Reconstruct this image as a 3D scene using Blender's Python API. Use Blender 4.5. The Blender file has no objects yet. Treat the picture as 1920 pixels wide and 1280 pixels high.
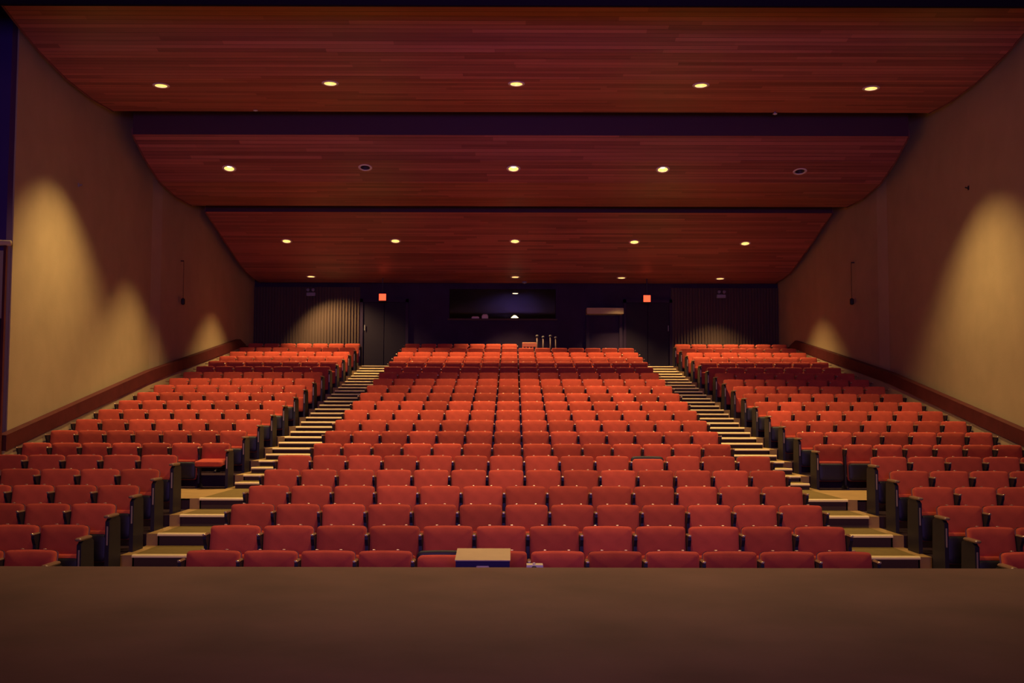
import bpy, math, random
from mathutils import Matrix, Vector
random.seed(7)
C = bpy.context.scene.collection
R = math.radians

# ------------------------------------------------------------------ camera
F = 2050.0                       # focal length in pixels of the 1920 px wide frame
PITCH = math.atan(130 / F)
CP, SP = math.cos(PITCH), math.sin(PITCH)
CX, CZ = -0.17, 2.135            # camera x and height above the floor of the front row
cam = bpy.data.cameras.new('camera'); camo = bpy.data.objects.new('camera', cam); C.objects.link(camo)
cam.sensor_width = 36.0; cam.lens = 36.0 * F / 1920.0; cam.clip_end = 200
camo.location = (CX, 0, CZ)
camo.rotation_euler = (Matrix.Rotation(R(90) + PITCH, 4, 'X') @ Matrix.Rotation(R(0.14), 4, 'Z')).to_euler()
bpy.context.scene.camera = camo
sc = bpy.context.scene
sc.view_settings.view_transform = 'Standard'; sc.view_settings.look = 'None'
sc.view_settings.gamma = 1.0; sc.view_settings.use_curve_mapping = False
sc.view_settings.exposure = 0.95

# ------------------------------------------------------------------ world and large lights
w = bpy.data.worlds.new('world'); sc.world = w; w.use_nodes = True
w.node_tree.nodes['Background'].inputs[0].default_value = (0.55, 0.18, 0.45, 1)
w.node_tree.nodes['Background'].inputs[1].default_value = 0.05
LAMP_POWER = 510.0
LAMP_COLOR = (1.0, 0.66, 0.27)
def area(name, loc, target, size, power, color):
    l = bpy.data.lights.new(name, 'AREA'); l.size = size; l.energy = power; l.color = color
    o = bpy.data.objects.new(name, l); C.objects.link(o); o.location = loc
    o.rotation_euler = (Vector(target) - Vector(loc)).to_track_quat('-Z', 'Y').to_euler()
    return o
area('added_front_fill', (0, -3.0, 7.5), (0, 12, 2.0), 3.0, 75.0, (1.0, 0.48, 0.36))  # added unseen fill that lights the front rows from the stage side
vw = area('added_violet_fill', (0, -3.0, 3.2), (0, 20, 8.6), 2.0, 85.0, (0.36, 0.20, 1.0))  # added unseen violet fill, lifts the dark tones of the hall
vw.data.spread = R(70)

def P(Z, h):
    """depth along the view axis and height over the eye -> world y and z"""
    return (Z / CP - h * SP, CZ + CP * h)
def at(x, y, Z):
    """point of the hall at depth Z seen at pixel x, y"""
    h = (640 + F * SP / CP - y) * Z / F
    Y, z = P(Z, h)
    return Vector((CX + (x - 960) * Z / F, Y, z))

# ------------------------------------------------------------------ materials
def mat(name, col, rough=0.6, spec=0.5, metal=0.0, emit=None, es=0.0, var=0.0, vscale=8.0, bump=0.0, bscale=80.0):
    m = bpy.data.materials.new(name); m.use_nodes = True
    nt = m.node_tree; b = nt.nodes['Principled BSDF']
    b.inputs['Base Color'].default_value = (*col, 1); b.inputs['Roughness'].default_value = rough
    b.inputs['Metallic'].default_value = metal; b.inputs['Specular IOR Level'].default_value = spec
    if emit:
        b.inputs['Emission Color'].default_value = (*emit, 1); b.inputs['Emission Strength'].default_value = es
    if var or bump:
        tc = nt.nodes.new('ShaderNodeTexCoord')
    if var:
        n = nt.nodes.new('ShaderNodeTexNoise'); n.inputs['Scale'].default_value = vscale; n.inputs['Detail'].default_value = 4
        nt.links.new(tc.outputs['Object'], n.inputs['Vector'])
        r = nt.nodes.new('ShaderNodeValToRGB')
        r.color_ramp.elements[0].position = 0.3; r.color_ramp.elements[1].position = 0.7
        r.color_ramp.elements[0].color = (*[c * (1 - var) for c in col], 1)
        r.color_ramp.elements[1].color = (*[min(1, c * (1 + var)) for c in col], 1)
        nt.links.new(n.outputs['Fac'], r.inputs['Fac']); nt.links.new(r.outputs['Color'], b.inputs['Base Color'])
    if bump:
        n2 = nt.nodes.new('ShaderNodeTexNoise'); n2.inputs['Scale'].default_value = bscale
        nt.links.new(tc.outputs['Object'], n2.inputs['Vector'])
        bp = nt.nodes.new('ShaderNodeBump'); bp.inputs['Strength'].default_value = bump; bp.inputs['Distance'].default_value = 0.01
        nt.links.new(n2.outputs['Fac'], bp.inputs['Height']); nt.links.new(bp.outputs['Normal'], b.inputs['Normal'])
    return m

def fabric(name, col, jitter):
    """red upholstery whose shade differs a little from seat to seat"""
    m = mat(name, col, 0.9, 0.15, bump=0.25, bscale=300)
    nt = m.node_tree; b = nt.nodes['Principled BSDF']
    b.inputs['Sheen Weight'].default_value = 0.35; b.inputs['Sheen Roughness'].default_value = 0.5
    b.inputs['Sheen Tint'].default_value = (1.0, 0.35, 0.2, 1)
    oi = nt.nodes.new('ShaderNodeObjectInfo')
    r = nt.nodes.new('ShaderNodeValToRGB')
    r.color_ramp.elements[0].color = (*[c * (1 - jitter) for c in col], 1)
    r.color_ramp.elements[1].color = (*[c * (1 + jitter) for c in col], 1)
    nt.links.new(oi.outputs['Random'], r.inputs['Fac'])
    n = nt.nodes.new('ShaderNodeTexNoise'); n.inputs['Scale'].default_value = 9
    tc = nt.nodes.new('ShaderNodeTexCoord'); nt.links.new(tc.outputs['Object'], n.inputs['Vector'])
    mx = nt.nodes.new('ShaderNodeMix'); mx.data_type = 'RGBA'; mx.blend_type = 'MULTIPLY'; mx.inputs[0].default_value = 0.35
    nt.links.new(r.outputs['Color'], mx.inputs[6]); nt.links.new(n.outputs['Color'], mx.inputs[7])
    hs = nt.nodes.new('ShaderNodeRGBToBW'); nt.links.new(n.outputs['Color'], hs.inputs[0]); nt.links.new(hs.outputs[0], mx.inputs[7])
    nt.links.new(mx.outputs[2], b.inputs['Base Color'])
    return m

def planks(name, c1, c2, groove, length, width, rough):
    """boards running along x, each with its own tone, joints staggered at random"""
    m = bpy.data.materials.new(name); m.use_nodes = True
    nt = m.node_tree; N = nt.nodes; L = nt.links.new; b = N['Principled BSDF']
    def math_(op, a, b_=None):
        n = N.new('ShaderNodeMath'); n.operation = op
        for i, v in enumerate((a, b_)):
            if v is None: continue
            if isinstance(v, (int, float)): n.inputs[i].default_value = v
            else: L(v, n.inputs[i])
        return n.outputs[0]
    tc = N.new('ShaderNodeTexCoord'); sp = N.new('ShaderNodeSeparateXYZ'); L(tc.outputs['Object'], sp.inputs[0])
    v = math_('DIVIDE', sp.outputs['Y'], width); row = math_('FLOOR', v)
    wn = N.new('ShaderNodeTexWhiteNoise'); wn.noise_dimensions = '1D'; L(row, wn.inputs['W'])
    u = math_('ADD', math_('DIVIDE', sp.outputs['X'], length), math_('MULTIPLY', wn.outputs['Value'], 17.0)); col = math_('FLOOR', u)
    cv = N.new('ShaderNodeCombineXYZ'); L(row, cv.inputs[0]); L(col, cv.inputs[1])
    w2 = N.new('ShaderNodeTexWhiteNoise'); w2.noise_dimensions = '3D'; L(cv.outputs[0], w2.inputs['Vector'])
    mp = N.new('ShaderNodeMapping'); mp.inputs['Scale'].default_value = (0.5, 14.0, 14.0); L(tc.outputs['Object'], mp.inputs['Vector'])
    nz = N.new('ShaderNodeTexNoise'); nz.inputs['Scale'].default_value = 1.0; nz.inputs['Detail'].default_value = 5; L(mp.outputs[0], nz.inputs['Vector'])
    t = math_('ADD', math_('MULTIPLY', w2.outputs['Value'], 0.7), math_('MULTIPLY', math_('SUBTRACT', nz.outputs['Fac'], 0.35), 0.9))
    r = N.new('ShaderNodeValToRGB'); r.color_ramp.elements[0].color = (*c2, 1); r.color_ramp.elements[1].color = (*c1, 1); L(t, r.inputs['Fac'])
    g = math_('LESS_THAN', math_('FRACT', v), 0.09)
    mx = N.new('ShaderNodeMix'); mx.data_type = 'RGBA'; L(g, mx.inputs[0]); L(r.outputs['Color'], mx.inputs[6]); mx.inputs[7].default_value = (*groove, 1)
    L(mx.outputs[2], b.inputs['Base Color']); b.inputs['Roughness'].default_value = rough
    return m

M = {}
M['red'] = fabric('red_upholstery', (0.66, 0.100, 0.056), 0.22)
M['shell'] = mat('seat_back_shell', (0.22, 0.06, 0.045), 0.40, 0.5)
M['dark'] = mat('dark_seat_metal', (0.022, 0.018, 0.024), 0.5, 0.4)
M['chrome'] = mat('bright_metal', (0.74, 0.60, 0.42), 0.42, 0.5, 0.8)
M['arm'] = mat('armrest_laminate', (0.30, 0.17, 0.10), 0.35, 0.5)
M['plaster'] = mat('tan_plaster', (0.54, 0.41, 0.23), 0.95, 0.05, var=0.06, vscale=1.6, bump=0.15, bscale=40)
M['cloud'] = planks('ceiling_planks', (0.58, 0.185, 0.14), (0.24, 0.062, 0.055), (0.14, 0.04, 0.035), 2.8, 0.12, 0.42)
M['edge'] = mat('ceiling_edge_trim', (0.20, 0.07, 0.05), 0.5)
M['roof'] = mat('dark_roof', (0.22, 0.12, 0.18), 0.95, 0.05)
M['curtain'] = mat('black_header', (0.014, 0.008, 0.014), 0.95, 0.05)
M['black'] = mat('dark_back_wall', (0.048, 0.030, 0.062), 0.9, 0.1, var=0.15, vscale=2)
M['rib'] = mat('ribbed_dark_panel', (0.11, 0.070, 0.055), 0.8, 0.15)
M['navy'] = mat('dark_blue_paint', (0.075, 0.040, 0.17), 0.9, 0.1)
M['doorleaf'] = mat('dark_door_leaf', (0.026, 0.018, 0.032), 0.7, 0.2)
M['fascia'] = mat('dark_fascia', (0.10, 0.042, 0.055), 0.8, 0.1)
M['rail'] = mat('dark_red_wood', (0.11, 0.022, 0.022), 0.55, 0.3, var=0.2, vscale=4)
M['floor'] = mat('tan_wood_floor', (0.38, 0.235, 0.085), 0.7, 0.25, var=0.12, vscale=3)
M['seat_floor'] = mat('dark_seat_floor', (0.040, 0.022, 0.030), 0.95, 0.05, var=0.2, vscale=6)  # seat platforms, darker than the tan aisle floor
M['tread'] = mat('tan_step_covering', (0.20, 0.138, 0.044), 0.85, 0.15, var=0.1, vscale=14)
M['nosing'] = mat('pale_step_nosing', (0.86, 0.66, 0.34), 0.5, 0.4)
M['riser'] = mat('dark_step_riser', (0.075, 0.045, 0.034), 0.85, 0.15)
M['stage'] = mat('stage_paint', (0.165, 0.086, 0.066), 0.58, 0.35, var=0.20, vscale=1.3, bump=0.05, bscale=20)
M['ring'] = mat('lamp_trim_ring', (0.92, 0.74, 0.62), 0.5)
M['refl'] = mat('lamp_reflector', (0.85, 0.66, 0.30), 0.35, 0.5, 0.3)
M['reflon'] = mat('glowing_lamp_reflector', (0.85, 0.66, 0.30), 0.35, 0.5, 0.3, (1.0, 0.62, 0.2), 0.9)
M['bulb'] = mat('lit_lamp_lens', (1, 0.9, 0.7), 0.4, 0.5, 0, (1.0, 0.80, 0.44), 6.0)
M['off'] = mat('unlit_lamp_shade_tone', (0.05, 0.02, 0.014), 0.6)  # dark copy of the reflector, shade of the unlit recess put into its colour
M['exit'] = mat('lit_exit_face', (0.8, 0.1, 0.05), 0.4, 0.5, 0, (1.0, 0.07, 0.022), 1.3)
M['grey'] = mat('grey_plastic', (0.35, 0.32, 0.34), 0.5)
M['cap'] = mat('dull_grey_cap', (0.13, 0.11, 0.12), 0.5)
M['pale'] = mat('pale_plastic', (0.80, 0.70, 0.52), 0.45)
M['beige'] = mat('beige_board', (0.62, 0.45, 0.26), 0.6, 0.3, var=0.05, vscale=9)
M['orange'] = mat('orange_wood', (0.62, 0.20, 0.07), 0.45)
M['steel'] = mat('thin_steel', (0.10, 0.055, 0.06), 0.45, 0.4, 0.2)
M['cabinet'] = mat('dark_blue_cabinet', (0.030, 0.018, 0.075), 0.7, 0.2)
M['glass'] = mat('booth_glass', (0.9, 0.9, 0.9), 0.03)
M['glass'].node_tree.nodes['Principled BSDF'].inputs['Transmission Weight'].default_value = 1.0
M['warm'] = mat('lit_booth_lamp', (1, 0.8, 0.5), 0.4, 0.5, 0, (1.0, 0.78, 0.36), 2.2)

# ------------------------------------------------------------------ mesh building
class MB:
    def __init__(s): s.v = []; s.f = []; s.m = []; s.sm = []; s.mats = []
    def mi(s, m):
        if m not in s.mats: s.mats.append(m)
        return s.mats.index(m)
    def add(s, vs, fs, m, smooth=False, mx=None):
        o = len(s.v); k = s.mi(m)
        s.v += [tuple(mx @ Vector(p)) if mx else tuple(p) for p in vs]
        for f in fs: s.f.append(tuple(i + o for i in f)); s.m.append(k); s.sm.append(smooth)
        return s
    def box(s, x0, x1, y0, y1, z0, z1, m, mx=None, bev=0.0):
        if bev:
            b = min(bev, (x1 - x0) * .45, (y1 - y0) * .45, (z1 - z0) * .45)
            ring = lambda q: [(x0 + b + q, y0 + q), (x1 - b - q, y0 + q), (x1 - q, y0 + b + q), (x1 - q, y1 - b - q),
                              (x1 - b - q, y1 - q), (x0 + b + q, y1 - q), (x0 + q, y1 - b - q), (x0 + q, y0 + b + q)]
            vs = []
            for q, z in ((b * .7, z0), (0, z0 + b), (0, z1 - b), (b * .7, z1)):
                vs += [(x, y, z) for x, y in ring(q)]
            fs = [tuple(range(7, -1, -1)), tuple(range(24, 32))]
            for k in range(3):
                for i in range(8):
                    j = (i + 1) % 8; fs.append((k * 8 + i, k * 8 + j, k * 8 + 8 + j, k * 8 + 8 + i))
            return s.add(vs, fs, m, False, mx)
        vs = [(x0, y0, z0), (x1, y0, z0), (x1, y1, z0), (x0, y1, z0), (x0, y0, z1), (x1, y0, z1), (x1, y1, z1), (x0, y1, z1)]
        fs = [(0, 3, 2, 1), (4, 5, 6, 7), (0, 1, 5, 4), (1, 2, 6, 5), (2, 3, 7, 6), (3, 0, 4, 7)]
        return s.add(vs, fs, m, False, mx)
    def prism(s, poly, a0, a1, axis, m, mx=None):
        """polygon swept from a0 to a1 along an axis; poly holds the other two coordinates in xyz order"""
        def pt(p, a): return {'x': (a, p[0], p[1]), 'y': (p[0], a, p[1]), 'z': (p[0], p[1], a)}[axis]
        n = len(poly)
        vs = [pt(p, a0) for p in poly] + [pt(p, a1) for p in poly]
        fs = [tuple(range(n - 1, -1, -1)), tuple(range(n, 2 * n))] + [(i, (i + 1) % n, n + (i + 1) % n, n + i) for i in range(n)]
        return s.add(vs, fs, m, False, mx)
    def lathe(s, prof, m, n=20, mx=None, cap0=True, cap1=True):
        vs = []; fs = []
        for r, z in prof: vs += [(r * math.cos(2 * math.pi * i / n), r * math.sin(2 * math.pi * i / n), z) for i in range(n)]
        for k in range(len(prof) - 1):
            for i in range(n):
                j = (i + 1) % n; fs.append((k * n + i, k * n + j, k * n + n + j, k * n + n + i))
        if cap0: fs.append(tuple(range(n - 1, -1, -1)))
        if cap1: fs.append(tuple(range((len(prof) - 1) * n, len(prof) * n)))
        return s.add(vs, fs, m, True, mx)
    def tube(s, p, q, r, m, n=10):
        p, q = Vector(p), Vector(q); d = q - p
        mx = Matrix.Translation(p) @ d.to_track_quat('Z', 'Y').to_matrix().to_4x4()
        return s.lathe([(r, 0), (r, d.length)], m, n, mx)
    def pad(s, wd, h, t, r, crown, puff, m, mx=None, bow=0.0):
        """upholstered pad standing in the xz plane and facing -y, bottom edge at z = 0"""
        out = []
        def arc(cx, cz, a0):
            for k in range(5):
                a = R(a0 + 90 * k / 4); out.append((cx + r * math.cos(a), cz + r * math.sin(a)))
        arc(wd / 2 - r, h - r, 0)
        for k in range(1, 5): out.append((wd / 2 - r - (wd - 2 * r) * k / 5, h))
        arc(-wd / 2 + r, h - r, 90); arc(-wd / 2 + r, r, 180)
        for k in range(1, 5): out.append((-wd / 2 + r + (wd - 2 * r) * k / 5, 0))
        arc(wd / 2 - r, r, 270)
        out = [(x, z + (crown * (1 - (2 * x / wd) ** 2) if z > h / 2 else 0)) for x, z in out]
        n = len(out); vs = []; fs = []
        for ins, y in ((0.010, t / 2), (0, t / 2 - 0.010), (0, -t / 2 + 0.018), (0.007, -t / 2 + 0.005), (0.028, -t / 2 - puff * .45), (0.09, -t / 2 - puff * .85)):
            kx, kz = 1 - 2 * ins / wd, 1 - 2 * ins / h
            vs += [(x * kx, y - bow * (2 * x * kx / wd) ** 2, h / 2 + (z - h / 2) * kz) for x, z in out]
        for k in range(5):
            for i in range(n):
                j = (i + 1) % n; fs.append((k * n + j, k * n + i, k * n + n + i, k * n + n + j))
        fs.append(tuple(range(n)))
        vs.append((0, -t / 2 - puff, h / 2)); c = len(vs) - 1
        for i in range(n): fs.append((5 * n + (i + 1) % n, 5 * n + i, c))
        return s.add(vs, fs, m, True, mx)
    def mesh(s, name):
        me = bpy.data.meshes.new(name); me.from_pydata(s.v, [], s.f)
        for m in s.mats: me.materials.append(m)
        me.polygons.foreach_set('material_index', s.m); me.polygons.foreach_set('use_smooth', s.sm); me.update()
        return me
    def obj(s, name, parent=None):
        o = bpy.data.objects.new(name, s.mesh(name)); C.objects.link(o); o.parent = parent
        return o

def tag(o, label, cat, group=None, kind=None):
    o['label'] = label; o['category'] = cat
    if group: o['group'] = group
    if kind: o['kind'] = kind
    return o
def thing(name, loc, label, cat, group=None, rotz=0.0):
    o = bpy.data.objects.new(name, None); o.empty_display_size = 0.1; C.objects.link(o)
    o.location = loc; o.rotation_euler = (0, 0, rotz)
    return tag(o, label, cat, group)
def struct(o):
    o['kind'] = 'structure'; return o

# ------------------------------------------------------------------ profile of the raked floor
LOW_D = 0.914; LOW_R = 0.147; UP_D = 1.09; UP_R = 0.183
def floor_h(n):                  # floor of row n, relative to the eye
    z = LOW_R * (n - 1) if n <= 6 else LOW_R * 6 + UP_R * (n - 7)
    return z - CZ
def row_start(n):                # view depth where the platform of row n begins
    if n <= 7: return 15.47 - LOW_D * (7 - n)
    return 17.995 + UP_D * (n - 8)
def row_back(n):                 # view depth of the top of the seat backs of row n
    if n <= 6: return 15.15 - 0.91 * (6 - n)
    return 17.87 + UP_D * (n - 7)
XW = 8.21                        # half width of the seating
edges = [P(row_start(n), floor_h(n)) for n in range(1, 22)]
prof = [(9.0, 0.0)]
for n in range(1, 22):
    y, z = edges[n - 1]
    if n == 1: continue
    prof += [(y, prof[-1][1]), (y, z)]
BACK_Y = 34.35
prof += [(BACK_Y + 2.5, prof[-1][1])]
poly = [(8.7, -0.3), (BACK_Y + 2.5, -0.3)] + prof[::-1] + [(8.7, 0.0)]
fl = struct(MB().prism(poly, -10.6, 10.6, 'x', M['seat_floor']).obj('floor'))
ya, yb = P(row_start(7), floor_h(7))[0], P(17.36, floor_h(7))[0]
struct(MB().box(-8.2, 8.2, ya, yb, edges[6][1] - .02, edges[6][1] + .004, M['floor']).obj('floor.003'))
for s_ in (-1, 1):               # tan wood edge of the platforms along both aisles
    b = MB()
    for n in range(2, 22):
        (y0, z0), y1 = edges[n - 1], (edges[n][0] if n < 21 else BACK_Y - 1.2)
        b.box(min(s_ * 4.56, s_ * 4.72), max(s_ * 4.56, s_ * 4.72), y0 - .012, y1, edges[n - 2][1], z0 + .005, M['floor'])
    struct(b.obj('trim_%d' % (11 if s_ < 0 else 12)))

# stage
SY, SZ = P(8.5, -1.215)
st = struct(MB().box(-10.6, 10.6, -7, SY, SZ - 0.12, SZ, M['stage'], bev=0.015).obj('floor.001'))
struct(MB().box(-10.6, 10.6, SY - 0.14, SY - 0.04, -0.3, SZ - 0.12, M['riser']).obj('wall_stage_front'))
struct(MB().box(-10.6, 10.6, 2.0, SY - 0.14, -0.42, -0.3, M['riser']).obj('floor.002'))

# ------------------------------------------------------------------ walls, roof, ceiling clouds
def wall(name, pts, side, z0, z1, m, th=0.2):
    b = MB()
    out = [(x + side * th, y) for x, y in pts]
    b.prism(pts + out[::-1], z0, z1, 'z', m)
    return struct(b.obj(name))
left_pts = [(-8.34, 17.75), (-8.48, 25.0), (-8.41, 25.5), (-8.30, BACK_Y)]
right_pts = [(8.34, 16.6), (8.48, 25.0), (8.41, 25.5), (8.22, BACK_Y)]
ROOF = 10.6
wall('wall_left', left_pts, -1, 0, ROOF, M['plaster'])
wall('wall_right', right_pts, 1, 0, ROOF, M['plaster'])
struct(MB().box(-10.6, -10.4, -7, 17.75, -0.3, ROOF, M['navy']).obj('wall_left_recess'))
struct(MB().box(-10.4, -8.36, 17.55, 17.74, 0, ROOF, M['navy']).obj('wall_left_return'))
struct(MB().box(10.4, 10.6, -7, 16.6, -0.3, ROOF, M['navy']).obj('wall_right_recess'))
struct(MB().box(8.36, 10.4, 16.4, 16.59, 0, ROOF, M['navy']).obj('wall_right_return'))
struct(MB().box(-10.6, 10.6, -7, BACK_Y + 2.7, ROOF, ROOF + 0.2, M['roof']).obj('ceiling'))
# dark proscenium header over the stage edge
hy, hz = P(14.9, (770 - 10) * 14.9 / F)
struct(MB().box(-10.4, 10.4, hy, hy + 0.06, hz, ROOF, M['curtain']).obj('wall_stage_header'))

CLOUD_W = 8.05
cloud0 = [(9.4, 7.2), (12.5, 6.75), (14.6, 6.6)]
cloud1 = [(15.6, 6.60), (16.4, 6.37), (17.3, 6.16), (18.2, 5.97), (19.3, 5.85), (20.5, 5.83), (21.6, 5.90)]
cloud2 = [(22.70, 5.72), (23.5, 5.37), (24.45, 5.10), (25.6, 5.00), (26.9, 5.03)]
cloud3 = [(28.1, 5.10), (29.2, 4.84), (30.3, 4.56), (31.4, 4.30), (32.3, 4.10), (33.3, 4.02), (34.25, 4.00)]
def hcloud(pr, Z):
    for (a, b), (c, d) in zip(pr, pr[1:]):
        if a <= Z <= c: return b + (d - b) * (Z - a) / (c - a)
clouds = []
for i, pr in enumerate((cloud1, cloud2, cloud3, cloud0)):
    low = [P(Z, h) for Z, h in pr]
    up = [(y + 0.02, z + 0.10) for y, z in low]
    b = MB(); b.prism(low + up[::-1], -CLOUD_W, CLOUD_W, 'x', M['cloud'])
    o = struct(b.obj('ceiling')); clouds.append((pr, o))
    for k, s in enumerate((-1, 1)):
        e = MB()
        lo = [(y, z - 0.015) for y, z in low]; hi = [(y, z + 0.14) for y, z in low]
        e.prism(lo + hi[::-1], s * CLOUD_W, s * (CLOUD_W + 0.03), 'x', M['edge'])
        struct(e.obj('trim_%d' % (1 + 2 * i + k if i < 3 else 13 + k)))

# dark fascia boards closing the steps between the ceiling panels
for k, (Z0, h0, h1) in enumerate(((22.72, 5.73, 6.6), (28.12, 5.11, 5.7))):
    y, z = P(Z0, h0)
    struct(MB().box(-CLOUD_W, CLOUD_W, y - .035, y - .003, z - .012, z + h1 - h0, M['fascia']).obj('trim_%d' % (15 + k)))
# sloping parapets with a dark red capping board along both side walls
for s, side in ((-1, 'left'), (1, 'right')):
    x_in = -8.215 if s < 0 else 8.215
    pts = [(17.35, -0.405), (24.3, 0.875), (32.3, 2.095)]
    pw = [P(Z, h) for Z, h in pts]
    b = MB()
    low = [(pw[0][0], 0.0), (pw[-1][0], 2.6)]
    b.prism([(pw[0][0] + .02, 0.2), (pw[-1][0], 2.6)] + [(y, z - 0.05) for y, z in pw[::-1]], x_in, x_in + s * 0.09, 'x', M['plaster'])
    struct(b.obj('wall_%s_parapet' % side))
    b = MB()
    b.prism([(y, z - 0.25) for y, z in pw] + [(y, z) for y, z in pw[::-1]], x_in - s * 0.025, x_in + s * 0.12, 'x', M['rail'])
    # short return that drops behind the last row
    y, z = pw[-1]
    b.prism([(y, z - 0.25), (y + 1.2, z - 0.50), (y + 1.2, z - 0.22), (y, z)], x_in - s * 0.025, x_in + s * 0.12, 'x', M['rail'])
    struct(b.obj('trim_%d' % (7 if s < 0 else 8)))

# back wall: ribbed side panels, dark centre with a booth window, two aisle doors
def bw(x, y):                    # pixel on the back wall
    return at(x, y, BACK_Y)
zs = 3.44 + 0.0
b = MB()
wx0, wx1 = bw(842, 600).x, bw(1042, 600).x
wz0, wz1 = bw(960, 597).z, bw(960, 541).z
TOPB = 9.0
b.box(-8.6, wx0, BACK_Y, BACK_Y + 0.2, zs - .2, TOPB, M['black'])
b.box(wx1, 8.6, BACK_Y, BACK_Y + 0.2, zs - .2, TOPB, M['black'])
b.box(wx0, wx1, BACK_Y, BACK_Y + 0.2, zs - .2, wz0, M['black'])
b.box(wx0, wx1, BACK_Y, BACK_Y + 0.2, wz1, TOPB, M['black'])
struct(b.obj('wall_back'))
b = MB()                         # booth room behind the window
b.box(wx0 - .6, wx1 + .6, BACK_Y + 2.2, BACK_Y + 2.3, zs, 7.2, M['curtain'])
b.box(wx0 - .7, wx0 - .6, BACK_Y + .2, BACK_Y + 2.3, zs, 7.2, M['curtain'])
b.box(wx1 + .6, wx1 + .7, BACK_Y + .2, BACK_Y + 2.3, zs, 7.2, M['curtain'])
b.box(wx0 - .7, wx1 + .7, BACK_Y + .2, BACK_Y + 2.3, 7.2, 7.3, M['curtain'])
struct(b.obj('wall_booth'))
b = MB()
wf = struct(b.box(wx0 - .05, wx1 + .05, BACK_Y - .10, BACK_Y + .25, wz0 - .05, wz0, M['rib']).box(wx0 - .05, wx0, BACK_Y - .03, BACK_Y + .05, wz0, wz1 + .05, M['black'])
            .box(wx1, wx1 + .05, BACK_Y - .03, BACK_Y + .05, wz0, wz1 + .05, M['black']).box(wx0, wx1, BACK_Y - .03, BACK_Y + .05, wz1, wz1 + .05, M['black']).obj('window_1'))
pane = MB().prism([(BACK_Y + .18, wz0), (BACK_Y + .188, wz0), (BACK_Y + .068, wz1), (BACK_Y + .06, wz1)], wx0, wx1, 'x', M['glass']).obj('pane', wf); pane['kind'] = 'structure'
for k, (xa, xb) in enumerate(((-8.28, bw(674, 600).x), (bw(1259, 600).x, 8.2))):
    b = MB(); n = int((xb - xa) / 0.092)
    b.box(xa, xb, BACK_Y - .03, BACK_Y, zs, bw(960, 538).z, M['rib'])
    for i in range(n):
        x = xa + (xb - xa) * (i + .5) / n
        b.box(x - .022, x + .022, BACK_Y - .075, BACK_Y - .03, zs, bw(960, 538).z, M['rib'])
    struct(b.obj('wall_back_ribbed'))
for k, (xa, xb, hx) in enumerate(((-4.86, -3.52, -4.80), (3.42, 4.78, 4.74))):
    b = MB()
    b.box(xa, (xa + xb) / 2 - .006, BACK_Y - .05, BACK_Y, zs, zs + 2.1, M['doorleaf'], bev=.01)
    b.box((xa + xb) / 2 + .006, xb, BACK_Y - .05, BACK_Y, zs, zs + 2.1, M['doorleaf'], bev=.01)
    d = struct(b.obj('door_%d' % (k + 1)))
    b = MB()
    b.box(xa - .09, xa, BACK_Y - .09, BACK_Y, zs, zs + 2.2, M['black']); b.box(xb, xb + .09, BACK_Y - .09, BACK_Y, zs, zs + 2.2, M['black'])
    b.box(xa - .09, xb + .09, BACK_Y - .09, BACK_Y, zs + 2.1, zs + 2.2, M['black'])
    fr = b.obj('door_frame', d)
    h = MB().box(hx - .012, hx + .012, BACK_Y - .11, BACK_Y - .09, zs + 1.2, zs + 1.38, M['grey'], bev=.005).obj('glint_plate', d)  # pale grey plate standing in for a glint at the door edge
# tan header over the doorway right of the booth
a, c = at(1100, 588, 34.0), at(1169, 576.5, 34.0)
struct(MB().box(a.x + .0, c.x, a.y - .05, BACK_Y - .02, a.z, c.z, M['plaster'], bev=.01).obj('trim_9'))
struct(MB().box(a.x, a.x + .1, BACK_Y - .14, BACK_Y - .02, zs, a.z, M['black']).box(c.x - .1, c.x, BACK_Y - .14, BACK_Y - .02, zs, a.z, M['black']).obj('trim_10'))

# ------------------------------------------------------------------ aisle stairs
AI, AO = 3.46, 4.58              # aisle inner and outer edge
def aisle(s, label):
    root = thing('aisle_stairs', (s * (AI + AO) / 2, P(row_start(2), floor_h(2))[0], LOW_R), label, 'stairs', 'aisle stairs beside the centre block')
    ox, oy, oz = root.location
    def step(Z0, Z1, h, r, thick):
        y0, z = P(Z0, h); y1 = P(Z1, h)[0]
        x0, x1 = s * AI - ox, s * AO - ox
        if x0 > x1: x0, x1 = x1, x0
        xr = (x0 + .0, x1 - .0)
        t = MB().box(x0, x1, y0 - oy - .02, y1 - oy - .022, z - oz - .022, z - oz + .006, M['tread']).obj('tread', root)
        n_ = MB()
        prof_ = [(y0 - oy + .035, z - oz + .004), (y0 - oy + .035, z - oz + .014)] + [(y0 - oy - .012 - .026 * math.sin(R(q)), z - oz - .012 + .026 * math.cos(R(q))) for q in (0, 18, 36, 54, 72, 90)] + [(y0 - oy - .038, z - oz - .020), (y0 - oy - .02, z - oz - .020)]
        n_.prism(prof_[::-1], x0, x1, 'x', M['nosing']).obj('nosing', t)
        MB().box(x0, x1, y0 - oy - .012, (y1 - oy - .03) if thick > .05 else y0 - oy - .002, z - oz - r + .004, z - oz - .022, M['riser']).obj('riser', root)
    for n in range(2, 8):
        Z1 = row_start(n + 1) if n < 7 else 17.43
        step(row_start(n), Z1, floor_h(n), LOW_R, .03)
    for k in range(0, 28):
        Z0 = 17.45 + .545 * k
        h = floor_h(7) + UP_R / 2 * (k + 1)
        if k == 27: Z1 = 32.9
        else: Z1 = Z0 + .545
        step(Z0, Z1, h, UP_R / 2, .086 if k % 2 == 0 else .03)
    return root
aisle(-1, 'carpeted aisle steps with pale nosings between the left and centre seat blocks')
aisle(1, 'carpeted aisle steps with pale nosings between the centre and right seat blocks')

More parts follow.
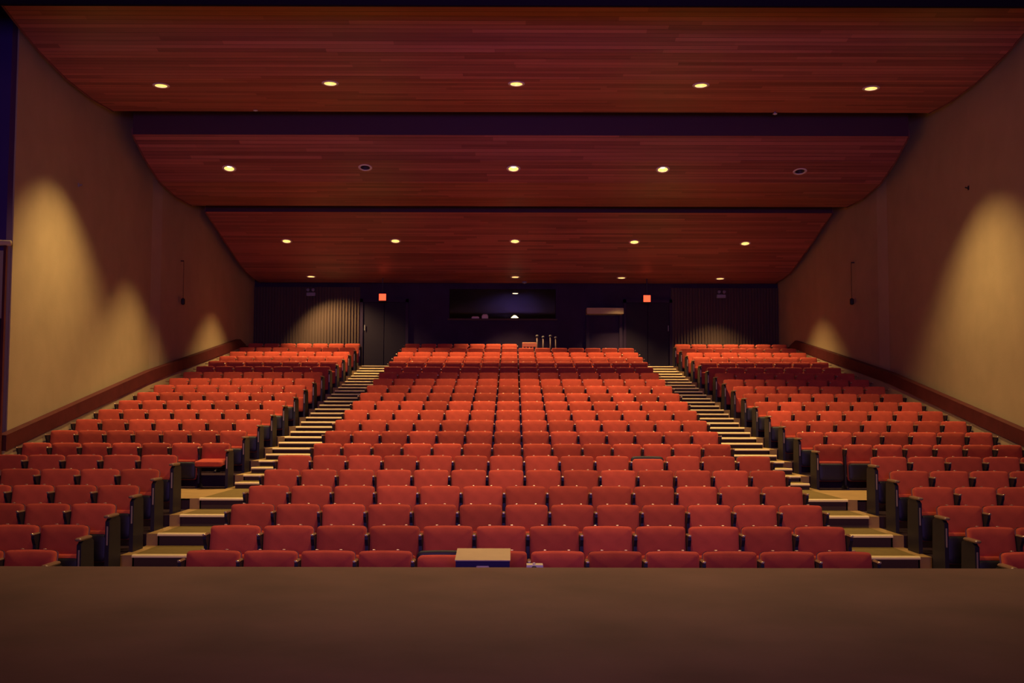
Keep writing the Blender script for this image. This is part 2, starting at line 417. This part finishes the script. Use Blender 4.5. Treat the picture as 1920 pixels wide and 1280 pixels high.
# ------------------------------------------------------------------ theatre seats
T = lambda x, y, z, a=0: Matrix.Translation((x, y, z)) @ Matrix.Rotation(R(a), 4, 'X')
def standard_prism(b, x, th, m):
    b.prism([(-.17, 0), (.14, 0), (.14, .03), (.05, .07), (.045, .40), (.10, .68), (-.10, .68), (-.10, .65), (-.055, .58), (-.05, .07), (-.17, .03)], x - th / 2, x + th / 2, 'x', m)
    return b
def mk(name, f):
    b = MB(); f(b); return b.mesh(name)
PITCH0 = 0.5
me_back = mk('backrest', lambda b: b.pad(.462, .372, .075, .032, .010, .012, M['red'], T(0, .02, .40, -12), bow=.012))
me_back_low = mk('slipped_backrest', lambda b: b.pad(.440, .352, .075, .045, .006, .012, M['red'], T(0, .01, .385, -12), bow=.012))
def f_shell(b, top=.375):
    b.pad(.466, top, .018, .036, .010, -.003, M['shell'], T(0, .072, .395, -12), bow=.012)
    for x in (-.11, .10):
        b.box(x - .014, x + .014, -.022, .012, top + .006, top + .016, M['chrome'], T(0, .072, .395, -12), bev=.004)
me_shell = mk('back_shell', f_shell)
def f_rim(b):
    b.pad(.464, .378, .030, .045, .010, -.003, M['dark'], T(0, .062, .395, -12), bow=.012)
me_rim = mk('back_rim', f_rim)
me_cush = mk('seat_cushion', lambda b: b.pad(.43, .35, .075, .05, .0, .01, M['red'], T(0, -.045, .135, -5)))
me_pan = mk('seat_pan', lambda b: b.pad(.42, .305, .024, .05, .0, .008, M['dark'], T(0, -.098, .145, -5)))
me_cush_dn = mk('seat_cushion_down', lambda b: b.pad(.44, .44, .085, .05, .0, .012, M['red'], Matrix.Translation((0, -.43, .43)) @ Matrix.Rotation(R(-86), 4, 'X')))
me_pan_dn = mk('seat_pan_down', lambda b: b.box(-.20, .20, -.40, -.02, .365, .385, M['dark'], bev=.01))
me_std = mk('standard', lambda b: standard_prism(b, -.25, .03, M['dark']))
def f_arm(b, x=-.25):
    b.box(x - .016, x + .016, -.125, .07, .680, .704, M['arm'], bev=.010)
    b.box(x - .013, x + .013, -.130, -.112, .688, .707, M['chrome'], bev=.005)
me_arm = mk('armrest', f_arm)
me_stdR = mk('standard_far', lambda b: standard_prism(b, .25, .03, M['dark']))
me_armR = mk('armrest_far', lambda b: f_arm(b, .25))
def f_end(b, x):
    pts = [(-.21, 0), (.15, 0), (.15, .30), (.13, .60)] + [(-.03 + .16 * math.cos(R(a)), .60 + .05 * math.sin(R(a))) for a in range(15, 180, 25)] + [(-.21, .60)]
    b.prism(pts, x - .022, x + .022, 'x', M['dark'])
me_endL = mk('end_panel', lambda b: f_end(b, -.255)); me_endR = mk('end_panel_far', lambda b: f_end(b, .255))
f_strip = lambda b, x: b.box(x - .009, x + .009, -.217, -.207, .34, .55, M['chrome'], bev=.004)
me_stripL = mk('edge_strip', lambda b: f_strip(b, -.255)); me_stripR = mk('edge_strip_far', lambda b: f_strip(b, .255))
f_earm = lambda b, x: b.box(x - .032, x + .032, -.25, .07, .640, .672, M['arm'], bev=.012)
me_earmL = mk('end_armrest', lambda b: f_earm(b, -.255)); me_earmR = mk('end_armrest_far', lambda b: f_earm(b, .255))

def link(name, me, parent):
    o = bpy.data.objects.new(name, me); C.objects.link(o); o.parent = parent; return o
def seat_parts(kind, left, right):
    """(name, mesh, parent index) of the parts of one seat"""
    ps = []
    if kind == 'slipped':
        ps += [('backrest', me_back_low, None), ('back_shell', me_rim, None)]
    else:
        ps += [('backrest', me_back, None), ('back_shell', me_shell, None)]
    ps += [('seat_cushion', me_cush_dn if kind == 'down' else me_cush, None), ('seat_pan', me_pan_dn if kind == 'down' else me_pan, None)]
    if left == 'std': ps.append(('standard', me_std, None)); ps.append(('armrest', me_arm, len(ps) - 1))
    if left == 'end':
        ps.append(('end_panel', me_endL, None)); k = len(ps) - 1
        ps.append(('armrest', me_earmL, k)); ps.append(('edge_strip', me_stripL, k))
    if right == 'std': ps.append(('standard', me_stdR, None)); ps.append(('armrest', me_armR, len(ps) - 1))
    if right == 'end':
        ps.append(('end_panel', me_endR, None)); k = len(ps) - 1
        ps.append(('armrest', me_earmR, k)); ps.append(('edge_strip', me_stripR, k))
    return ps

ORD = ['', 'first', 'second', 'third', 'fourth', 'fifth', 'sixth', 'seventh', 'eighth', 'ninth', 'tenth', 'eleventh', 'twelfth', 'thirteenth', 'fourteenth']
ROW = ['', 'front row'] + ['%s row from stage' % ORD[k] for k in range(2, 15)] + [''] * 12
protos = {}
def copy_tree(src, parent=None):
    o = src.copy(); C.objects.link(o); o.parent = parent
    for ch in src.children: copy_tree(ch, o)
    return o
stuff = MB()
def place(kind, left, right, x, Z, n, pitch, label, group, individual):
    y, z = P(Z, floor_h(n) + 0.70)
    z = P(row_start(n), floor_h(n))[1]
    loc = Vector((x, y - .085, z))
    sc_ = (pitch / PITCH0, 1.0, 1.0 if n <= 6 else 0.92)
    if not individual:
        mx = Matrix.Translation(loc) @ Matrix.Diagonal((*sc_, 1))
        for nm, me, p in seat_parts(kind, left, right):
            if nm in ('seat_pan', 'standard'): continue
            o0 = len(stuff.v)
            stuff.v += [tuple(mx @ v.co) for v in me.vertices]
            ix = [stuff.mi(m) for m in me.materials]
            for pl in me.polygons:
                stuff.f.append(tuple(i + o0 for i in pl.vertices)); stuff.m.append(ix[pl.material_index]); stuff.sm.append(pl.use_smooth)
        return
    key = (kind, left, right)
    if key not in protos:
        root = bpy.data.objects.new('theatre_seat', None); root.empty_display_size = .1; C.objects.link(root)
        made = []
        for nm, me, p in seat_parts(*key):
            made.append(link(nm, me, root if p is None else made[p]))
        protos[key] = root
    else:
        root = copy_tree(protos[key])
    root.location = loc; root.scale = sc_
    tag(root, label, 'theatre seat', group)

CENTRE = {1: 12, 2: 12, 3: 13, 4: 13, 5: 14, 6: 14}
n_ind = 0
for n in range(1, 22):
    cnt = CENTRE.get(n, 14)
    half = 3.315 + .018 * n if n <= 6 else 3.42
    pitch = 2 * half / cnt
    ind = n <= 13
    for k in range(cnt):
        if n == 21 and k >= 7: break
        kind = 'slipped' if (n, k) in ((6, 10), (1, 4)) else 'up'
        x = -half + pitch * (k + .5)
        if cnt - k <= k + 1: side, q = 'right', cnt - k
        else: side, q = 'left', k + 1
        what = 'red theatre seat with its cushion slipped below a dark rim' if kind == 'slipped' else 'red theatre seat'
        if kind == 'slipped': lab = '%s, %s, centre block' % (what, ROW[n] if n == 1 else 'sixth row')
        elif ind: lab = 'folded red theatre seat, centre block, %s, %s seat from %s aisle' % (ROW[n], ORD[q], side)
        else: lab = ''
        last = k == cnt - 1 or (n == 21 and k == 6)
        place(kind, 'std', 'std' if last else None, x, row_back(n), n, pitch, lab, 'seats of the centre block', ind)
    for s, side in ((-1, 'left'), (1, 'right')):
        if n <= 6:
            e = 4.79 - .045 * (6 - n); pitch = .52
            lim = 960 / F * row_back(n) + .05 + (-s) * CX * -1
            lim = 960 / F * row_back(n) + (0.17 if s < 0 else -0.17) + .06
            cnt2 = max(1, math.ceil((lim - e) / pitch))
        else:
            e = 4.75; pitch = .4886; cnt2 = 7
        ind2 = n <= 12
        for k in range(cnt2):
            x = s * (e + pitch * (k + .5))
            kind = 'down' if (s < 0 and n == 7 and k == 0) else 'up'
            if s < 0: lft, rgt = 'std', ('end' if k == 0 else None)
            else: lft, rgt = ('end' if k == 0 else 'std'), ('std' if k == cnt2 - 1 else None)
            if kind == 'down': lab = 'red theatre seat with its seat folded down, left block, at the cross aisle'
            elif k == 0: lab = 'folded red theatre seat on the aisle end of %s, %s block' % (ROW[n], side)
            else: lab = 'folded red theatre seat, %s block, %s, %s seat from aisle' % (side, ROW[n], ORD[k + 1])
            place(kind, lft, rgt, x, row_back(n), n, pitch, lab, 'seats of the %s block' % side, ind2)
so = stuff.obj('theatre_seats')
tag(so, 'rows of small red theatre seats filling the rear of the hall below the back wall', 'theatre seats', None, 'stuff')

# ------------------------------------------------------------------ ceiling downlights
holes = {}
def downlight(x, y, pr, lit, label, power=1.0, aim=(0, 0), size=88, blend=.45):
    # depth where the sight line meets the ceiling profile
    best = None
    Z = pr[0][0]
    while Z < pr[-1][0]:
        h = (770 - y) * Z / F
        if best is None or abs(h - hcloud(pr, Z)) < best[0]: best = (abs(h - hcloud(pr, Z)), Z)
        Z += .01
    Z = best[1]; h = hcloud(pr, Z)
    Y, z = P(Z, h)
    X = CX + (x - 960) * Z / F
    y0, z0 = P(Z - .1, hcloud(pr, Z - .1)); y1, z1 = P(Z + .1, hcloud(pr, Z + .1))
    tilt = math.atan2(z1 - z0, y1 - y0)
    root = thing('downlight', (X, Y, z), label, 'downlight', 'recessed downlights in the ceiling')
    root.rotation_euler = (tilt, 0, 0)
    MB().lathe([(.106, 0.012), (.106, -.006), (.112, -.011), (.148, -.010), (.152, -.001)], M['ring'], 28, None, False, False).obj('trim_ring', root)
    MB().lathe([(.1062, .004), (.098, .03), (.082, .072), (.078, .076)], M['refl' if lit else 'off'], 28, None, False, False).obj('reflector', root)
    MB().lathe([(.107, .004), (.107, .10), (.085, .15), (.02, .16)], M['dark'], 20, None, False, True).obj('housing', root)
    MB().lathe([(.004, .062), (.05, .064), (.082, .072)], M['bulb' if lit else 'off'], 28, None, True, False).obj('lens', root)
    holes.setdefault(pr[0], []).append(root.matrix_basis.copy())
    if lit:
        l = bpy.data.lights.new('downlight_beam', 'SPOT'); l.energy = LAMP_POWER * power; l.color = LAMP_COLOR
        l.spot_size = R(size); l.spot_blend = blend; l.shadow_soft_size = .06
        lo = bpy.data.objects.new('downlight_beam', l); C.objects.link(lo); lo.parent = root
        lo.location = (0, 0, -.03); lo.rotation_euler = (-tilt + R(aim[1]), R(aim[0]), 0)
rows = [
    (cloud1, [(301, 162), (618, 157), (967, 157), (1313, 159), (1632, 164)], 'in the ceiling row nearest the stage', 1.0),
    (cloud2, [(429, 317), (684, 315), (962, 316), (1242, 317), (1499, 320)], 'in the middle ceiling panel', 1.0),
    (cloud3, [(537, 453), (741, 452), (965, 452), (1189, 453), (1397, 455)], 'in the front row of the rear ceiling panel', 0.72),
    (cloud3, [(583, 519), (966, 519), (1165, 520), (1350, 521)], 'in the last ceiling row before the back wall', 0.5)]
names5 = ['leftmost', 'second from left', 'middle', 'second from right', 'rightmost']
names4 = ['leftmost', 'second from left', 'second from right', 'rightmost']
for ri, (pr, pts, where, pw) in enumerate(rows):
    for i, (x, y) in enumerate(pts):
        lit = not (ri == 1 and i in (1, 4))
        nm = (names5 if len(pts) == 5 else names4)[i]
        lab = ('lit round downlight, %s %s' % (nm, where)) if lit else ('unlit downlight with a pale ring and dark centre, %s half of the middle ceiling panel' % ('left' if i == 1 else 'right'))
        downlight(x, y, pr, lit, lab, pw, aim=((-18, 22) if (ri == 3 and i == 0) else (0, 0)), size=(98, 84, 94, 94)[ri], blend=(.8, .8, .8, .7)[ri])

# added unseen lamps that light the front rows from the panel above
for i, (X, nm, pw) in enumerate(((-3.1, 'left', .6), (0.0, 'middle', 1.15), (3.1, 'right', .75))):
    Z = 12.8; h = hcloud(cloud0, Z)
    downlight(960 + (X - CX) * F / Z, 770 - h * F / Z, cloud0, True, 'added round downlight in the ceiling panel over the front rows, %s of three' % nm, pw, size=100, blend=.9)
# openings in the ceiling panels for the recessed lamps
for pr, o in clouds:
    b = MB()
    for mx in holes[pr[0]]: b.lathe([(.1075, -.3), (.1075, .3)], M['dark'], 28, Matrix.Translation(mx.to_translation()) @ Matrix.Rotation(mx.to_euler().x, 4, 'X'))
    cut = b.obj('cutter')
    md = o.modifiers.new('holes', 'BOOLEAN'); md.object = cut; md.operation = 'DIFFERENCE'; md.solver = 'EXACT'
    dg = bpy.context.evaluated_depsgraph_get(); dg.update()
    me = bpy.data.meshes.new_from_object(o.evaluated_get(dg))
    o.modifiers.clear(); o.data = me
    bpy.data.objects.remove(cut)

# ------------------------------------------------------------------ small fittings
for x, y, w_ in ((478, 208, 'left'), (968, 205, 'middle'), (1452, 212, 'right')):
    p = at(x, y, 21.5)
    root = thing('sprinkler', p, 'small pale sprinkler head under the dark ceiling gap, %s of the three' % w_, 'sprinkler', 'sprinkler heads under the front ceiling panel')
    MB().lathe([(.012, .16), (.012, .03), (.022, .02), (.022, .0)], M['grey'], 10).obj('pipe', root)
    MB().lathe([(.045, 0), (.045, -.008), (.015, -.02)], M['pale'], 12).obj('deflector', root)

for x, y, w_ in ((717, 557.5, 'left'), (1213, 559, 'right')):
    p = at(x, y, 33.2)
    root = thing('exit_sign', p, 'small square red glowing exit sign over the %s aisle' % w_, 'exit sign', 'red exit signs over the aisles')
    MB().box(-.125, .125, 0, .05, -.125, .125, M['dark'], bev=.01).obj('housing', root)
    MB().box(-.105, .105, -.008, 0, -.10, .10, M['exit']).obj('lit_face', root)
    MB().box(-.012, .012, .015, .035, .12, hcloud(cloud3, 33.2) + CZ - p.z + .0, M['dark']).obj('hanger', root)

for x, y, w_ in ((581, 551, 'left'), (1354, 553, 'right')):
    p = at(x, y, 34.2)
    root = thing('emergency_light', (p.x, BACK_Y - .078, p.z), 'grey twin-head emergency light high on the %s side of the back wall' % w_, 'emergency light', 'emergency lights on the back wall')
    MB().box(-.14, .14, -.10, 0, -.06, .05, M['grey'], bev=.015).obj('battery_box', root)
    for q in (-.08, .08):
        MB().lathe([(.02, 0), (.045, .04), (.05, .09), (.04, .10)], M['grey'], 12, T(q, -.09, .09, 60)).obj('lamp_head', root)
p = at(983, 533, 34.0)
root = thing('smoke_detector', (p.x, p.y - .1, hcloud(cloud3, 34.0) * CP + CZ), 'pale round smoke detector on the ceiling just before the back wall', 'smoke detector')
MB().lathe([(.075, 0), (.075, -.03), (.05, -.055)], M['grey'], 16).obj('housing', root)
MB().lathe([(.012, -.055), (.012, -.062)], M['pale'], 8).obj('indicator', root)

# booth: dim lamp behind the glass and small lit items on the sill
p = at(966, 550, 35.2)
root = thing('booth_lamp', p, 'small dim lamp behind the control booth window', 'lamp')
MB().lathe([(.10, 0), (.09, .04), (.02, .09)], M['grey'], 14).obj('shade', root)
MB().lathe([(.01, -.012), (.08, -.006), (.09, .0)], M['warm'], 14).obj('bulb', root)
MB().box(-.008, .008, -.008, .008, .09, 7.2 - p.z, M['dark']).obj('stem', root)
for x, wd, h, lab in ((891, .24, .07, 'low pale box on the booth sill, nearer the left aisle'), (909, .20, .14, 'pale rounded box on the booth sill beside a low box')):
    p = at(x, 597, BACK_Y - .02)
    root = thing('equipment_case', (p.x, BACK_Y - .03, wz0), lab, 'box', 'pale boxes on the booth sill')
    MB().box(-wd / 2, wd / 2, -.04, .02, 0, h * .75, M['pale'], bev=.015).obj('body', root)
    MB().box(-wd / 2 + .02, wd / 2 - .02, -.035, .015, h * .75, h, M['pale'], bev=.02).obj('lid', root)
p = at(965, 597, BACK_Y)
root = thing('sill_glow', (p.x, BACK_Y - .03, wz0), 'small glowing cone added for the bright spot in the middle of the booth sill', 'lamp')  # glowing cone put in for a bright spot on the sill
MB().lathe([(.05, 0), (.05, .012), (.012, .02)], M['dark'], 14, Matrix.Diagonal((1, .6, 1, 1))).obj('base', root)
MB().lathe([(.012, .015), (.012, .05)], M['dark'], 8).obj('stem', root)
MB().lathe([(.12, .03), (.07, .07), (.03, .105)], M['warm'], 16, Matrix.Diagonal((1, .28, 1, 1)), True, True).obj('glow_cone', root)

# standing chair and slim posts behind the last full row
fz = P(row_start(21), floor_h(21))[1]
p = at(993, 645, 33.0)
root = thing('wooden_chair', (p.x, p.y, fz), 'orange wooden chair standing behind the last row beside slim posts', 'chair')
MB().box(-.23, .23, -.22, .22, .43, .47, M['orange'], bev=.015).obj('seat', root)
top = at(993, 641, 33.0).z - fz
MB().box(-.22, .22, .19, .215, top - .13, top, M['orange'], bev=.01).obj('top_rail', root)
for q in (-.10, 0, .10): MB().box(q - .02, q + .02, .195, .21, .47, top - .12, M['orange']).obj('spindle', root)
for qx in (-.20, .20):
    MB().box(qx - .02, qx + .02, -.21, -.17, 0, .43, M['orange']).obj('leg', root)
    MB().box(qx - .02, qx + .02, .185, .22, 0, top - .02, M['orange']).obj('leg', root)
for i, (x, y, lab) in enumerate(((1007, 628, 'slim pale-capped post beside the orange chair'), (1018.5, 630, 'dull slim post, second from the orange chair'),
                                 (1032, 628, 'slim pale-capped post, third from the orange chair'), (1042, 631, 'dim slim post farthest from the orange chair'))):
    p = at(x, y, 33.4)
    root = thing('stanchion_post', (p.x, p.y, fz), lab, 'post', 'slim posts behind the last row')
    hh = p.z - fz
    MB().lathe([(.07, 0), (.07, .02), (.03, .045)], M['steel'], 16).obj('base', root)
    MB().lathe([(.026, .04), (.026, hh - .05)], M['steel'], 10).obj('pole', root)
    MB().lathe([(.03, hh - .06), (.045, hh - .04), (.045, hh - .01), (.02, hh + .01)], M['cap'], 12).obj('cap', root)

# cabinet and small device on the floor before the front row
a, c = at(855, 1050, 9.2), at(958, 1028, 9.62)
wd = c.x * 0 + (958 - 855) * 9.3 / F
cx = (at(855, 1040, 9.3).x + at(958, 1040, 9.3).x) / 2
root = thing('equipment_cabinet', (cx, a.y, 0), 'dark blue cabinet with a beige sloping top before the front row', 'cabinet')
dep = c.y - a.y
MB().prism([(0.012, 0.03), (dep, 0.03), (dep, c.z - .008), (0.012, a.z - .008)], -wd / 2 + .006, wd / 2 - .006, 'x', M['cabinet']).obj('body', root)
MB().prism([(0, a.z - .008), (dep + .01, c.z - .008), (dep + .01, c.z), (0, a.z)], -wd / 2, wd / 2, 'x', M['beige']).obj('top', root)
MB().box(-wd / 2 + .03, wd / 2 - .03, .02, dep - .02, 0, .03, M['dark']).obj('plinth', root)
MB().box(-.055, .055, -.016, .012, a.z - .085, a.z - .047, M['pale'], bev=.008).obj('handle', root)

p = at(1004, 1056.5, 9.15)
root = thing('equipment_stand', (p.x, p.y, 0), 'dark post stand holding a small pale device before the front row', 'stand')
zt = p.z - .085
MB().lathe([(.18, 0), (.18, .015), (.03, .04)], M['dark'], 18).obj('base', root)
MB().lathe([(.022, .03), (.022, zt - .015)], M['dark'], 12).obj('pole', root)
MB().box(-.09, .09, -.07, .07, zt - .016, zt, M['dark'], bev=.005).obj('plate', root)
root = thing('video_camera', (p.x, p.y, zt), 'small pale device with a dark round lens beside the dark blue cabinet', 'camera')
MB().prism([(-.075, 0), (.078, 0), (.066, .082), (-.07, .082)], -.06, .06, 'y', M['pale']).obj('body', root)
MB().lathe([(.022, 0), (.022, .03), (.017, .032)], M['dark'], 16, T(-.008, -.058, .056, 90)).obj('lens', root)
MB().lathe([(.012, .08), (.012, .095), (.006, .1)], M['pale'], 10, T(-.008, -.03, 0)).obj('knob', root)

# hanging weights and cords on the side walls
for x, y, ytop, Z, lab in ((343, 566, 490, 26.9, 'small dark weight on a cord against the left wall'), (1597, 563, 490, 26.6, 'small dark weight on a cord against the right wall')):
    p = at(x, y, Z); q = at(x, ytop, Z)
    sgn = -1 if x < 960 else 1
    Zd = 27.0
    for _ in range(20):
        X = sgn * (8.41 - (.0118 if sgn < 0 else .0203) * (Zd - 25.0) - .07)
        Zd = (X - CX) * F / (x - 960)
    p = at(x, y, Zd); q = at(x, ytop, Zd)
    root = thing('hanging_weight', (X, p.y, p.z), lab, 'weight', 'weights on the side walls')
    MB().lathe([(.02, -.09), (.05, -.07), (.05, .05), (.015, .08)], M['dark'], 12).obj('weight', root)
    MB().lathe([(.005, .07), (.005, q.z - p.z)], M['dark'], 6).obj('cord', root)
    MB().box(min(0, sgn * .08), max(0, sgn * .08), -.012, .012, q.z - p.z - .012, q.z - p.z + .012, M['dark']).obj('bracket', root)
for x, y, m_, lab in ((147, 349, 'pale', 'tiny pale hook high on the left wall'), (1815, 350, 'dark', 'tiny dark hook high on the right wall')):
    sgn = -1 if x < 960 else 1
    Zd = 19.5
    for _ in range(20):
        X = sgn * (8.34 + 0.14 * (Zd - (17.75 if sgn < 0 else 16.6)) / (7.25 if sgn < 0 else 8.4)) - sgn * .01
        Zd = (X - CX) * F / (x - 960)
    p = at(x, y, Zd)
    X = sgn * (8.34 + 0.14 * (p.y - (17.75 if sgn < 0 else 16.6)) / (7.25 if sgn < 0 else 8.4))
    root = thing('wall_hook', (X, p.y, p.z), lab, 'hook', 'hooks on the side walls')
    MB().box(min(-sgn * .012, 0), max(-sgn * .012, 0), -.03, .03, -.04, .04, M['grey'] if m_ == 'pale' else M['dark'], bev=.004).obj('plate', root)
    MB().tube((-sgn * .01, 0, -.01), (-sgn * .07, 0, .01), .012, M['grey'] if m_ == 'pale' else M['dark']).obj('peg', root)

# metal frame at the near end of the left wall
a = at(20, 458, 17.3); lo = at(6, 600, 17.3)
root = thing('standing_frame', (a.x, a.y, P(17.35, floor_h(7))[1]), 'dark frame with a pale rounded top tube at the near end of left wall', 'frame')
fz7 = root.location.z
MB().tube((0, 0, a.z - fz7), (-1.2, 0, a.z - fz7 + .05), .045, M['beige'], 14).obj('top_tube', root)
MB().box(-.10, -.06, -.03, .03, 0, a.z - fz7 - .04, M['rail']).obj('upright', root)
MB().box(-1.2, -1.16, -.03, .03, 0, a.z - fz7 - .0, M['rail']).obj('upright', root)
MB().box(-1.16, -.10, -.015, .015, lo.z - fz7, a.z - fz7 - .12, M['plaster']).obj('panel', root)
MB().box(-1.16, -.10, -.03, .03, 0, lo.z - fz7, M['dark']).obj('lower_panel', root)
